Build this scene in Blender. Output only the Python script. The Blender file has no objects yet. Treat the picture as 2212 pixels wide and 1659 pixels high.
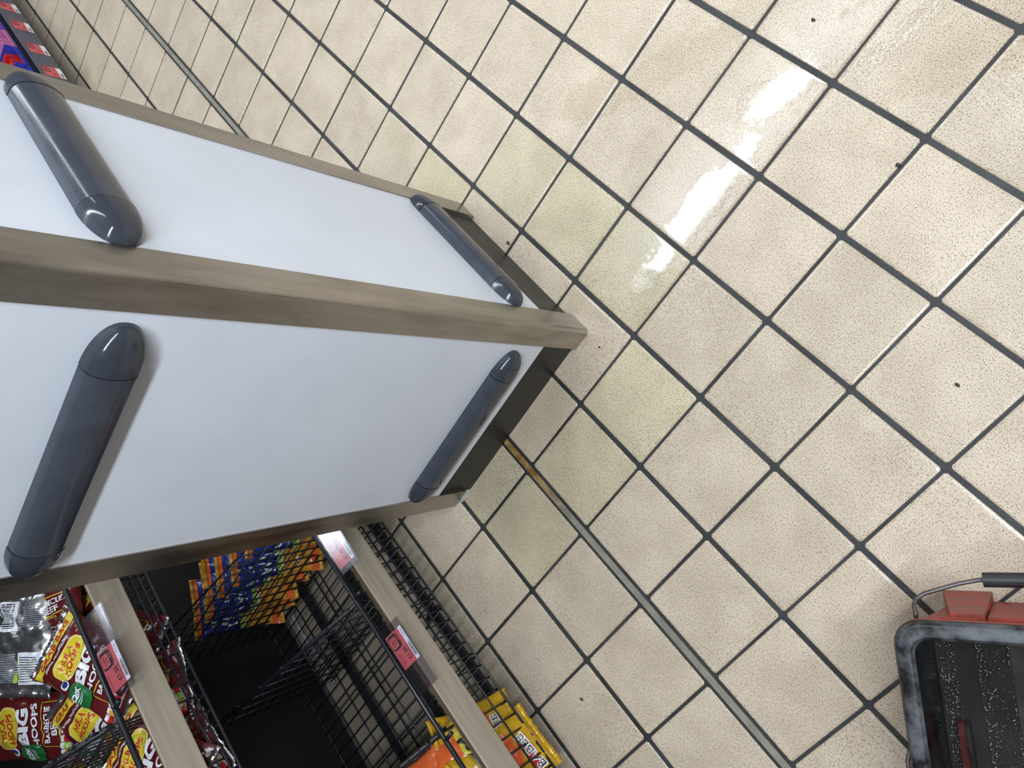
import bpy, bmesh, math, random
from mathutils import Vector, Matrix, noise
S = bpy.context.scene
COL = S.collection
# ------------------------------------------------------------------ camera
CAM = [[0.6069245, -0.6649329, 0.4353239, 0.5778211], [0.5423126, 0.7468987, 0.3847589, 0.3701734], [-0.5809817, 0.002562, 0.8139126, 1.4006795]]
cd = bpy.data.cameras.new('camera'); cam = bpy.data.objects.new('camera', cd); COL.objects.link(cam)
cam.matrix_world = Matrix([CAM[0], CAM[1], CAM[2], [0, 0, 0, 1]])
cd.sensor_width = 36.0; cd.lens = 25.0; cd.clip_start = 0.02; cd.clip_end = 60
S.camera = cam
S.view_settings.view_transform = 'Standard'; S.view_settings.look = 'None'
S.view_settings.gamma = 1; S.view_settings.use_curve_mapping = False
S.view_settings.exposure = 0.0
# ------------------------------------------------------------------ world and ceiling lamps
W = bpy.data.worlds.new('world'); S.world = W; W.use_nodes = True
W.node_tree.nodes['Background'].inputs[0].default_value = (0.86, 0.93, 1.0, 1)
W.node_tree.nodes['Background'].inputs[1].default_value = 0.16
def strip_lamp(x, y, ly, power, lx=0.17):
    l = bpy.data.lights.new('strip_lamp', 'AREA'); l.shape = 'RECTANGLE'; l.size = lx; l.size_y = ly
    l.energy = power; l.color = (0.83, 0.915, 1.0)
    o = bpy.data.objects.new('strip_lamp', l); o.location = (x, y, 2.78); COL.objects.link(o)
strip_lamp(-1.36, 0.75, 5.6, 108)
strip_lamp(1.10, 1.55, 3.4, 148)
strip_lamp(-3.82, 0.75, 5.6, 92)
# ------------------------------------------------------------------ materials
MATS = {}
def rgb(h):
    h = h.lstrip('#'); v = [int(h[i:i+2], 16)/255 for i in (0, 2, 4)]
    return tuple((c/12.92 if c <= .04045 else ((c+.055)/1.055)**2.4) for c in v)
class NT:
    def __init__(s, m): s.t = m.node_tree; s.n = s.t.nodes; s.l = s.t.links
    def add(s, typ, **kw):
        nd = s.n.new(typ)
        for k, v in kw.items():
            if k.startswith('i_'):
                key = k[2:]; key = int(key) if key.isdigit() else key
                nd.inputs[key].default_value = v
            else: setattr(nd, k, v)
        return nd
    def math(s, op, a, b=None, c=None, clamp=False):
        nd = s.n.new('ShaderNodeMath'); nd.operation = op; nd.use_clamp = clamp
        for i, x in enumerate((a, b, c)):
            if x is None: continue
            if isinstance(x, (int, float)): nd.inputs[i].default_value = x
            else: s.l.new(x, nd.inputs[i])
        return nd.outputs[0]
    def mix(s, f, a, b, mode='MIX'):
        nd = s.n.new('ShaderNodeMixRGB'); nd.blend_type = mode
        for i, x in enumerate((f, a, b)):
            if isinstance(x, (int, float)): nd.inputs[i].default_value = x
            elif isinstance(x, tuple): nd.inputs[i].default_value = (*x[:3], 1)
            else: s.l.new(x, nd.inputs[i])
        return nd.outputs[0]
    def ss(s, x, lo, hi):
        nd = s.n.new('ShaderNodeMapRange'); nd.interpolation_type = 'SMOOTHSTEP'
        s.l.new(x, nd.inputs[0]); nd.inputs[1].default_value = lo; nd.inputs[2].default_value = hi
        return nd.outputs[0]
    def noise(s, vec, scale, detail=3, rough=.55):
        nd = s.n.new('ShaderNodeTexNoise'); nd.inputs['Scale'].default_value = scale
        nd.inputs['Detail'].default_value = detail; nd.inputs['Roughness'].default_value = rough
        if vec is not None: s.l.new(vec, nd.inputs['Vector'])
        return nd.outputs[0]
def mat(name, col, rough=.5, metal=0, var=.0, vscale=20, bump=0, bscale=200, spec=.5, stretch=None, rvar=0, trans=0, ior=1.45, coat=0, alpha=1, tint=None):
    if name in MATS: return MATS[name]
    m = bpy.data.materials.new(name); m.use_nodes = True; MATS[name] = m
    N = NT(m); b = N.n['Principled BSDF']
    if isinstance(col, str): col = rgb(col)
    b.inputs['Base Color'].default_value = (*col, 1); b.inputs['Roughness'].default_value = rough
    b.inputs['Metallic'].default_value = metal; b.inputs['Specular IOR Level'].default_value = spec
    b.inputs['Transmission Weight'].default_value = trans; b.inputs['IOR'].default_value = ior
    b.inputs['Coat Weight'].default_value = coat; b.inputs['Alpha'].default_value = alpha
    if var or bump or rvar:
        tc = N.add('ShaderNodeTexCoord'); vec = tc.outputs['Object']
        if stretch:
            mp = N.add('ShaderNodeMapping'); mp.inputs['Scale'].default_value = stretch
            N.l.new(vec, mp.inputs[0]); vec = mp.outputs[0]
        nz = N.noise(vec, vscale, 5, .6)
        if var:
            dark = tint if tint else tuple(c*(1-var) for c in col)
            light = tuple(min(1, c*(1+var*.6)) for c in col)
            N.l.new(N.mix(N.ss(nz, .3, .7), dark, light), b.inputs['Base Color'])
        if rvar: N.l.new(N.math('MULTIPLY_ADD', N.ss(nz, .3, .7), rvar, rough-rvar*.5), b.inputs['Roughness'])
        if bump:
            bp = N.add('ShaderNodeBump'); bp.inputs['Strength'].default_value = bump; bp.inputs['Distance'].default_value = .002
            N.l.new(N.noise(vec, bscale, 3), bp.inputs['Height']); N.l.new(bp.outputs[0], b.inputs['Normal'])
    return m
def tile_material():
    m = bpy.data.materials.new('speckled_floor_tile'); m.use_nodes = True
    N = NT(m); b = N.n['Principled BSDF']
    geo = N.add('ShaderNodeNewGeometry'); pos = geo.outputs['Position']
    oi = N.add('ShaderNodeObjectInfo')
    sp = N.add('ShaderNodeSeparateXYZ'); N.l.new(pos, sp.inputs[0]); X, Y = sp.outputs[0], sp.outputs[1]
    blot = N.noise(pos, 9, 5, .6)
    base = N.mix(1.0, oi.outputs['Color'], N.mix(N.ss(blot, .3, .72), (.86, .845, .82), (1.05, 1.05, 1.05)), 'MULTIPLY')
    s1 = N.noise(pos, 430, 1, .5); s2 = N.noise(pos, 900, 1, .5)
    base = N.mix(N.math('MULTIPLY', N.ss(s1, .575, .65), .72), base, (.10, .078, .055))
    base = N.mix(N.math('MULTIPLY', N.ss(s2, .58, .68), .42), base, (.30, .24, .18))
    base = N.mix(N.math('MULTIPLY', N.ss(s1, .42, .30), .18), base, (.95, .92, .88))
    # mopped film of water: streaks left by the squeegee along Y
    st = N.add('ShaderNodeMapping'); st.inputs['Scale'].default_value = (26, 5, 1); st.inputs['Rotation'].default_value = (0, 0, .12)
    N.l.new(pos, st.inputs[0])
    n1 = N.noise(st.outputs[0], 1, 4, .6); n2 = N.noise(pos, 14, 4, .6); n3 = N.noise(pos, 70, 3, .6)
    wob = N.math('ADD', N.math('MULTIPLY', N.math('SUBTRACT', n1, .5), .11), N.math('ADD', N.math('MULTIPLY', N.math('SUBTRACT', n2, .5), .10), N.math('MULTIPLY', N.math('SUBTRACT', n3, .5), .06)))
    def capsule(ax, ay, bx, by, r):
        dx, dy = bx-ax, by-ay; L2 = dx*dx+dy*dy+1e-9
        px = N.math('SUBTRACT', X, ax); py = N.math('SUBTRACT', Y, ay)
        t = N.math('ADD', N.math('MULTIPLY', px, dx/L2), N.math('MULTIPLY', py, dy/L2), clamp=True)
        qx = N.math('SUBTRACT', px, N.math('MULTIPLY', t, dx)); qy = N.math('SUBTRACT', py, N.math('MULTIPLY', t, dy))
        d = N.math('SQRT', N.math('ADD', N.math('MULTIPLY', qx, qx), N.math('MULTIPLY', qy, qy)))
        return N.math('SUBTRACT', d, r)
    wet = [(-.058, .10, -.062, .42, .030), (-.10, .50, -.06, .58, .03), (.02, .66, .06, .78, .018)]
    damp = [(-.10, .0, -.10, .48, .10), (-.16, .30, -.16, .80, .10), (-.02, .62, .18, .84, .10), (-.45, .30, -.1, .75, .04)]
    def union(L):
        d = capsule(*L[0])
        for c in L[1:]: d = N.math('MINIMUM', d, capsule(*c))
        return N.math('ADD', d, wob)
    dw = union(wet); dd = union(damp)
    mw = N.ss(dw, .010, -.010); md = N.ss(dd, .012, -.006)
    base = N.mix(N.math('MULTIPLY', N.math('MAXIMUM', mw, md), .25), base, N.mix(1.0, base, (.80, .77, .70), 'MULTIPLY'))
    N.l.new(base, b.inputs['Base Color'])
    tc = N.add('ShaderNodeTexCoord'); so = N.add('ShaderNodeSeparateXYZ'); N.l.new(tc.outputs['Object'], so.inputs[0])
    ex = N.math('SUBTRACT', .0959, N.math('ABSOLUTE', so.outputs[0])); ey = N.math('SUBTRACT', .0946, N.math('ABSOLUTE', so.outputs[1]))
    edge = N.ss(N.math('ADD', N.math('MINIMUM', ex, ey), N.math('MULTIPLY', N.math('SUBTRACT', n2, .5), .012)), .0075, .0045)
    rdry = N.math('MULTIPLY_ADD', N.noise(pos, 22, 3), .14, .52)
    rdry = N.math('ADD', N.math('MULTIPLY', rdry, N.math('SUBTRACT', 1, edge)), N.math('MULTIPLY', edge, .24))
    r = N.math('ADD', N.math('MULTIPLY', rdry, N.math('SUBTRACT', 1, md)), N.math('MULTIPLY', md, .21))
    r = N.math('ADD', N.math('MULTIPLY', r, N.math('SUBTRACT', 1, mw)), N.math('MULTIPLY', mw, .09))
    N.l.new(r, b.inputs['Roughness'])
    b.inputs['Specular IOR Level'].default_value = .42
    N.l.new(N.math('MULTIPLY', mw, .8), b.inputs['Coat Weight']); b.inputs['Coat Roughness'].default_value = .05
    bp = N.add('ShaderNodeBump'); bp.inputs['Strength'].default_value = .22; bp.inputs['Distance'].default_value = .0012
    h = N.math('ADD', N.math('MULTIPLY', s1, .5), N.math('MULTIPLY', N.noise(pos, 160, 2), .6))
    rip = N.math('MULTIPLY', N.math('MULTIPLY', mw, N.math('SUBTRACT', 1, N.ss(dw, -.004, -.03))), N.noise(pos, 190, 2))
    h = N.math('ADD', h, N.math('MULTIPLY', rip, 3.0))
    N.l.new(h, bp.inputs['Height']); N.l.new(bp.outputs[0], b.inputs['Normal'])
    return m
M_TILE = tile_material()
M_GROUT = mat('dark_grout', (.026, .027, .027), .6, var=.6, vscale=5, bump=.5, bscale=300)
M_WHITE = mat('white_laminate', (.65, .68, .745), .34, var=.035, vscale=7, rvar=.08)
M_STEEL = mat('brushed_steel', (.42, .393, .362), .36, metal=1, var=.22, vscale=14, stretch=(2, 2, .35), rvar=.12)
M_PLINTH = mat('black_kickboard', (.018, .017, .016), .42, var=.4, vscale=18, rvar=.1)
M_BUMP = mat('slate_plastic', (.048, .054, .070), .16, var=.12, vscale=25, rvar=.06)
M_BUMPCAP = mat('slate_plastic_cap', (.040, .045, .058), .12, var=.15, vscale=25, rvar=.08)
def strip_material():
    m = bpy.data.materials.new('expansion_strip_metal'); m.use_nodes = True; N = NT(m); b = N.n['Principled BSDF']
    g = N.add('ShaderNodeNewGeometry'); s = N.add('ShaderNodeSeparateXYZ'); N.l.new(g.outputs['Position'], s.inputs[0])
    nz = N.noise(g.outputs['Position'], 30, 5, .6)
    base = N.mix(N.ss(nz, .3, .7), (.175, .162, .135), (.245, .225, .19))
    x = N.math('ADD', s.outputs[0], N.math('MULTIPLY', N.math('SUBTRACT', nz, .5), .12))
    base = N.mix(N.math('MULTIPLY', N.ss(x, .16, .02), N.ss(x, -.9, -.5)), base, N.mix(N.ss(nz, .35, .65), (.16, .085, .02), (.34, .23, .09)))   # rust stain
    N.l.new(base, b.inputs['Base Color']); b.inputs['Roughness'].default_value = .45; b.inputs['Specular IOR Level'].default_value = .4
    return m
M_SCREED = strip_material()
M_WIRE = mat('black_coated_wire', (.012, .013, .017), .35)
M_BLACK = mat('black_steel_panel', (.006, .006, .008), .5)
M_CORE = mat('grey_core', (.3, .3, .3), .7)
# ------------------------------------------------------------------ mesh helpers
def link(name, verts, faces, m, parent=None, smooth=False, mats=None, fm=None):
    me = bpy.data.meshes.new(name); me.from_pydata([tuple(v) for v in verts], [], faces); me.update()
    for x in (mats or [m]): me.materials.append(x)
    if fm:
        for p, i in zip(me.polygons, fm): p.material_index = i
    if smooth:
        for p in me.polygons: p.use_smooth = True
    o = bpy.data.objects.new(name, me); COL.objects.link(o)
    if parent: o.parent = parent
    return o
def tag(o, label, cat, group=None, kind=None):
    o['label'] = label
    if cat: o['category'] = cat
    if group: o['group'] = group
    if kind: o['kind'] = kind
    return o
def empty(name, loc=(0, 0, 0)):
    o = bpy.data.objects.new(name, None); o.empty_display_size = .05; o.location = loc; COL.objects.link(o); return o
class MB:
    def __init__(s): s.v = []; s.f = []
    def hexa(s, p):      # 8 points: bottom 4 ccw, top 4 ccw
        n = len(s.v); s.v += [Vector(q) for q in p]
        s.f += [tuple(n+i for i in q) for q in ((3, 2, 1, 0), (4, 5, 6, 7), (0, 1, 5, 4), (1, 2, 6, 5), (2, 3, 7, 6), (3, 0, 4, 7))]
    def box(s, a, b):
        (x0, y0, z0), (x1, y1, z1) = a, b
        s.hexa([(x0, y0, z0), (x1, y0, z0), (x1, y1, z0), (x0, y1, z0), (x0, y0, z1), (x1, y0, z1), (x1, y1, z1), (x0, y1, z1)])
    def tube(s, pts, r, k=8, caps=True):
        pts = [Vector(p) for p in pts]; n0 = len(s.v); prev = None
        for i, p in enumerate(pts):
            d = (pts[min(i+1, len(pts)-1)]-pts[max(i-1, 0)]).normalized()
            if prev is None: a = d.orthogonal().normalized()
            else: a = (prev-d*prev.dot(d)).normalized()
            prev = a; b = d.cross(a)
            for j in range(k):
                t = 2*math.pi*j/k; s.v.append(p+(a*math.cos(t)+b*math.sin(t))*r)
        for i in range(len(pts)-1):
            for j in range(k):
                q = n0+i*k; s.f.append((q+j, q+(j+1) % k, q+k+(j+1) % k, q+k+j))
        if caps:
            s.f.append(tuple(n0+j for j in reversed(range(k)))); e = n0+(len(pts)-1)*k; s.f.append(tuple(e+j for j in range(k)))
    def grid(s, fn, nu, nv):
        n = len(s.v)
        for i in range(nu+1):
            for j in range(nv+1): s.v.append(Vector(fn(i/nu, j/nv)))
        for i in range(nu):
            for j in range(nv):
                a = n+i*(nv+1)+j; s.f.append((a, a+nv+1, a+nv+2, a+1))
    def build(s, name, m, parent=None, smooth=False):
        return link(name, s.v, s.f, m, parent, smooth)
TXT = {}
def text2d(t, bold=0.0):
    k = (t, bold)
    if k in TXT: return TXT[k]
    c = bpy.data.curves.new('t', 'FONT'); c.body = t; c.resolution_u = 3; c.offset = bold; c.align_x = 'CENTER'; c.align_y = 'CENTER'
    o = bpy.data.objects.new('t', c); COL.objects.link(o)
    dg = bpy.context.evaluated_depsgraph_get(); me = o.evaluated_get(dg).to_mesh()
    vs = [(v.co.x, v.co.y) for v in me.vertices]; fs = [tuple(p.vertices) for p in me.polygons]
    o.evaluated_get(dg).to_mesh_clear(); bpy.data.objects.remove(o); bpy.data.curves.remove(c)
    xs = [v[0] for v in vs]; ys = [v[1] for v in vs]
    cx, cy = (min(xs)+max(xs))/2, (min(ys)+max(ys))/2; w, h = max(xs)-min(xs), max(ys)-min(ys)
    TXT[k] = ([((x-cx)/w, (y-cy)/h) for x, y in vs], fs); return TXT[k]
class Decal:     # flat print in (x, y) of a surface function
    def __init__(s): s.v = []; s.f = []
    def text(s, t, x, y, w, h, rot=0, bold=.02):
        vs, fs = text2d(t, bold); n = len(s.v); c, q = math.cos(rot), math.sin(rot)
        s.v += [(x+a*w*c-b*h*q, y+a*w*q+b*h*c) for a, b in vs]; s.f += [tuple(n+i for i in f) for f in fs]; return s
    def rect(s, x0, y0, x1, y1, nx=6, ny=4, skew=0):
        nx = max(1, math.ceil(abs(x1-x0)*24)); ny = max(1, math.ceil(abs(y1-y0)*34)); n = len(s.v)
        for i in range(nx+1):
            for j in range(ny+1): s.v.append((x0+(x1-x0)*i/nx, y0+(y1-y0)*j/ny+skew*(i/nx-.5)))
        for i in range(nx):
            for j in range(ny):
                a = n+i*(ny+1)+j; s.f.append((a, a+ny+1, a+ny+2, a+1))
        return s
    def blob(s, x, y, rx, ry, p=2.0, k=24, rings=3, rot=0):
        n = len(s.v); s.v.append((x, y)); c, q = math.cos(rot), math.sin(rot)
        for r in range(1, rings+1):
            for j in range(k):
                t = 2*math.pi*j/k; a, b = math.cos(t), math.sin(t)
                a = math.copysign(abs(a)**(2/p), a)*rx*r/rings; b = math.copysign(abs(b)**(2/p), b)*ry*r/rings
                s.v.append((x+a*c-b*q, y+a*q+b*c))
        for j in range(k): s.f.append((n, n+1+j, n+1+(j+1) % k))
        for r in range(rings-1):
            for j in range(k):
                a = n+1+r*k; s.f.append((a+j, a+k+j, a+k+(j+1) % k, a+(j+1) % k))
        return s
    def frame(s, x0, y0, x1, y1, t, skew=0):
        s.rect(x0, y0, x1, y0+t, 8, 1, skew); s.rect(x0, y1-t, x1, y1, 8, 1, skew)
        s.rect(x0, y0-skew*.5, x0+t, y1-skew*.5, 1, 6); s.rect(x1-t, y0+skew*.5, x1, y1+skew*.5, 1, 6); return s
    def build(s, name, m, fn, parent, lift):
        o = link(name, [fn(x, y, lift) for x, y in s.v], s.f, m, parent); o['kind'] = 'stuff'; return o
# ------------------------------------------------------------------ the floor
PX, PY, SH = .19814, .2, .0191
GX, GY = .0064, .0108
floor = link('floor', [(-7, -5, -.0026), (4, -5, -.0026), (4, 5, -.0026), (-7, 5, -.0026), (-7, -5, -.05), (4, -5, -.05), (4, 5, -.05), (-7, 5, -.05)],
             [(0, 1, 2, 3), (7, 6, 5, 4), (4, 5, 1, 0), (5, 6, 2, 1), (6, 7, 3, 2), (7, 4, 0, 3)], M_GROUT)
tag(floor, 'beige speckled square floor tiles with dark grout joints', None, kind='structure')
def tile_geo(w, h, zt=0.0, zb=-.02, c=.0016):
    a, b = w/2, h/2
    v = []
    for z, i in ((zb, 0), (zt-.0019, 0), (zt-.0006, .0014), (zt, .0052)):
        r = .004
        for sx, sy in ((1, 1), (-1, 1), (-1, -1), (1, -1)):
            x, y = sx*(a-i), sy*(b-i)
            if sx*sy > 0: v += [(x, y-sy*r, z), (x-sx*r, y, z)]
            else: v += [(x-sx*r, y, z), (x, y-sy*r, z)]
    f = [tuple(24+i for i in range(8))]
    for k in (0, 8, 16):
        for i in range(8): f.append((k+i, k+(i+1) % 8, k+8+(i+1) % 8, k+8+i))
    return v, f
tv, tf = tile_geo(PX-GX, PY-GY)
tile_me = bpy.data.meshes.new('tile'); tile_me.from_pydata(tv, [], tf); tile_me.update(); tile_me.materials.append(M_TILE)
def cam_px(p):
    q = cam.matrix_world.inverted() @ Vector(p)
    if q.z > -.05: return None
    return (1106+1536.1*q.x/-q.z, 829.5-1536.1*q.y/-q.z, -q.z)
YELLOW = {(-1, -4): 1, (0, -3): .7, (0, -2): .9, (0, -1): .8, (-1, 0): .9, (-2, 0): .75, (-3, 0): .8, (-3, -1): .8, (-1, -5): .25, (-2, -1): .2, (-4, -15): .6, (-5, -14): .4, (-4, -13): .4, (-4, -14): .5}
rnd = random.Random(5)
cells = []
for i in range(-24, 22):
    for j in range(-34, 20):
        cx = (j+.5)*PX; cy = (i+.5)*PY-(SH if i <= -3 else 0)
        if not (-6.9 < cx < 3.9 and -4.9 < cy < 4.9): continue
        pts = [cam_px((cx+a*PX/2, cy+b*PY/2, 0)) for a in (-1, 0, 1) for b in (-1, 0, 1)]
        vis = any(p and -20 < p[0] < 2232 and -20 < p[1] < 1679 for p in pts)
        if cx < -.15 and cx > -.55 and cy < -.15 and cy > -.5: vis = False
        d = cam_px((cx, cy, 0))
        cells.append((0 if vis else 1, d[2] if d else 99, i, j, cx, cy))
cells.sort()
rest = MB(); n_tile = 0
for vis, dep, i, j, cx, cy in cells:
    if vis == 0 and n_tile < 295:
        o = bpy.data.objects.new('tile', tile_me); COL.objects.link(o); o.parent = floor; n_tile += 1
        o.location = (cx+rnd.uniform(-.0006, .0006), cy+rnd.uniform(-.0006, .0006), rnd.uniform(-.0004, .0))
        o.rotation_euler = (rnd.uniform(-.003, .003), rnd.uniform(-.003, .003), rnd.uniform(-.003, .003))
        y = .72*YELLOW.get((i, j), 0); k = rnd.uniform(.94, 1.04)
        a = (.50, .412, .312); bcol = (.455, .40, .25)
        if i <= -6: k *= .45       # under-rack shade and unmopped dirt, both put into the tile colour
        elif i == -5: k *= .82  # milder step of the same painted shade and dirt
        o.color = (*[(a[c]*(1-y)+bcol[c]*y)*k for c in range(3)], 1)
    else:
        n = len(rest.v); rest.v += [Vector((cx+v[0], cy+v[1], v[2])) for v in tv]; rest.f += [tuple(n+q for q in f) for f in tf]
ro = rest.build('surrounding_tile', M_TILE, floor); ro.color = (.485, .405, .315, 1); ro['kind'] = 'stuff'
mb = MB(); mb.box((-7, -.4-SH/2-.0072, -.02), (4, -.4-SH/2+.0072, -.0006)); mb.build('expansion_strip', M_SCREED, floor)
# ceiling
mb = MB(); mb.box((-7, -5, 2.8), (4, 5, 2.86)); tag(mb.build('ceiling', mat('white_ceiling', (.75, .75, .74), .9)), 'plain white shop ceiling above the aisle', None, kind='structure')
# ------------------------------------------------------------------ the clad pillar
PO = Vector((-.093, -.064, 0)); UA = Vector((-.9999, .0139, 0)); NA = Vector((.0139, .9999, 0)); UB = Vector((.0180, -.9998, 0)); NB = Vector((.9998, .0180, 0))
HT = 2.8
def fa(u, z, d): return PO+UA*(u*(1-.065*min(z, 1.2)))+NA*d+Vector((0, 0, z))
def fb(u, z, d): return PO+UB*u+NB*d+Vector((0, 0, z))
def fbox(fn, u0, u1, z0, z1, d0, d1, mbx):
    zs = [z0]+([1.2] if z0 < 1.2 < z1 else [])+[z1]
    for a, b in zip(zs[:-1], zs[1:]):
        P = [fn(u, z, d) for z in (a, b) for u, d in ((u0, d0), (u1, d0), (u1, d1), (u0, d1))]
        if (P[1]-P[0]).cross(P[3]-P[0]).z < 0: P = [P[3], P[2], P[1], P[0], P[7], P[6], P[5], P[4]]
        mbx.hexa(P)
pil = empty('clad_pillar', (-.34, -.34, 0)); tag(pil, 'square pillar clad in white panels with steel corner strips and grey bumpers', 'pillar')
def keep(o, par=None):      # child of an Empty that is not at the origin: keep world coordinates
    o.parent = par; o.matrix_parent_inverse = Matrix.Translation(par.location).inverted(); return o
PART = []
def pbuild(mbx, name, m, par, smooth=False): o = mbx.build(name, m, None, smooth); return keep(o, par) if par.type == 'EMPTY' else setp(o, par)
def setp(o, par): o.parent = par; o.matrix_parent_inverse = par.matrix_basis.inverted(); return o
for fn, w0, w1 in ((fa, .046, .450), (fb, .044, .507)):
    m_ = MB(); fbox(fn, w0, w1, .131, HT, -.02, 0, m_); pbuild(m_, 'panel', M_WHITE, pil)
    m_ = MB(); fbox(fn, .03, w1+.02, 0.0, .131, -.03, -.007, m_); pbuild(m_, 'kickboard', M_PLINTH, pil)
# far strips
m_ = MB(); fbox(fa, .447, .506, 0, HT, -.03, .0025, m_); pbuild(m_, 'edge_strip', M_STEEL, pil)
m_ = MB(); fbox(fb, .503, .557, .032, HT, -.03, .0025, m_); pbuild(m_, 'edge_strip', M_STEEL, pil)
# corner strip with a rounded nose
m_ = MB(); r = .007; t = .0025; prof = [(.050, -t), (r+.002, -t)]
for k in range(0, 9):
    a = math.pi*.5*k/8; prof.append((r-(r+t)*math.sin(a), r-(r+t)*math.cos(a)))
prof += [(-t, r+.002), (-t, .050), (.004, .050), (.004, .004), (.050, .004)]
n = len(prof)
for z in (0, 1.2, HT):
    for a, b in prof: m_.v.append(PO+UA*(a*(1+.16*(1-min(z, 1.2)/1.2)) if a > .03 else a)+UB*b+Vector((0, 0, z)))
for k in (0, n):
    for i in range(n): m_.f.append((k+i, k+n+i, k+n+(i+1) % n, k+(i+1) % n))
m_.f += [tuple(range(n)), tuple(2*n+i for i in reversed(range(n)))]
pbuild(m_, 'corner_strip', M_STEEL, pil)
# broken skirting end under the far strip
m_ = MB(); fbox(fb, .512, .552, .002, .032, -.02, -.002, m_); o = pbuild(m_, 'broken_end', mat('torn_white', (.62, .62, .64), .6, var=.3, vscale=60), pil); o['label'] = 'torn white end below the strip'
# unseen back panels and core
m_ = MB(); q = [PO+UA*.49+UB*.01, PO+UA*.01+UB*.01, PO+UA*.01+UB*.54, PO+UA*.46+UB*.54]
q = [PO+UA*.02+UB*.02, PO+UA*.02+UB*.55, PO+UA*.465+UB*.55, PO+UA*.465+UB*.02]
if (q[1]-q[0]).cross(q[3]-q[0]).z < 0: q.reverse()
m_.hexa([p+Vector((0, 0, .001)) for p in q]+[p+Vector((0, 0, HT)) for p in q]); pbuild(m_, 'core', M_WHITE, pil)
def bumper(fn, u0, u1, zc, name='bumper_rail'):
    H, D, LC = .034, .029, .062; K = 14
    def ring(u, s, g=0.0):
        out = []
        for k in range(K+1):
            a = -math.pi/2+math.pi*k/K; ca, sa = math.cos(a), math.sin(a)
            out.append(fn(u, zc+(H+g)*s*math.copysign(abs(sa)**.9, sa), (D+g)*(s**.8)*abs(ca)**.75))
        return out
    def body(us, g=0.0):
        m_ = MB()
        for u, s in us: m_.v += ring(u, s, g)
        n = K+1
        for i in range(len(us)-1):
            for k in range(K): a = i*n+k; m_.f.append((a, a+1, a+n+1, a+n))
            m_.f.append((i*n, i*n+n, i*n+n+K, i*n+K))
        m_.f.append(tuple(range(n))); e = (len(us)-1)*n; m_.f.append(tuple(e+k for k in reversed(range(n))))
        return m_
    def fixn(o):
        bm = bmesh.new(); bm.from_mesh(o.data); bmesh.ops.recalc_face_normals(bm, faces=bm.faces); bm.to_mesh(o.data); bm.free(); return o
    o = fixn(pbuild(body([(u0+LC+.0022, 1), ((u0+u1)/2, 1), (u1-LC-.0022, 1)]), name, M_BUMP, pil, True))
    for a, sg in ((u0, 1), (u1, -1)):
        us = []
        for k in range(10):
            x = 1-k/9.0*.985 if k else 1.0
            t = k/9.0; us.append((a+sg*LC*(1-math.sin(t*math.pi/2)), max(.03, math.cos(t*math.pi/2)**.85)))
        c = fixn(body(us, .0007).build('end_cap', M_BUMPCAP, None, True)); c.parent = o; c.matrix_parent_inverse = Matrix.Identity(4)
        c.matrix_parent_inverse = Matrix.Identity(4)
    for ob in [o]+list(o.children):
        md = ob.modifiers.new('edge', 'EDGE_SPLIT'); md.split_angle = math.radians(50)
    return o
bumper(fa, .055, .462, .999); bumper(fa, .057, .455, .216)
bumper(fb, .066, .500, .994); bumper(fb, .066, .500, .223)
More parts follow.
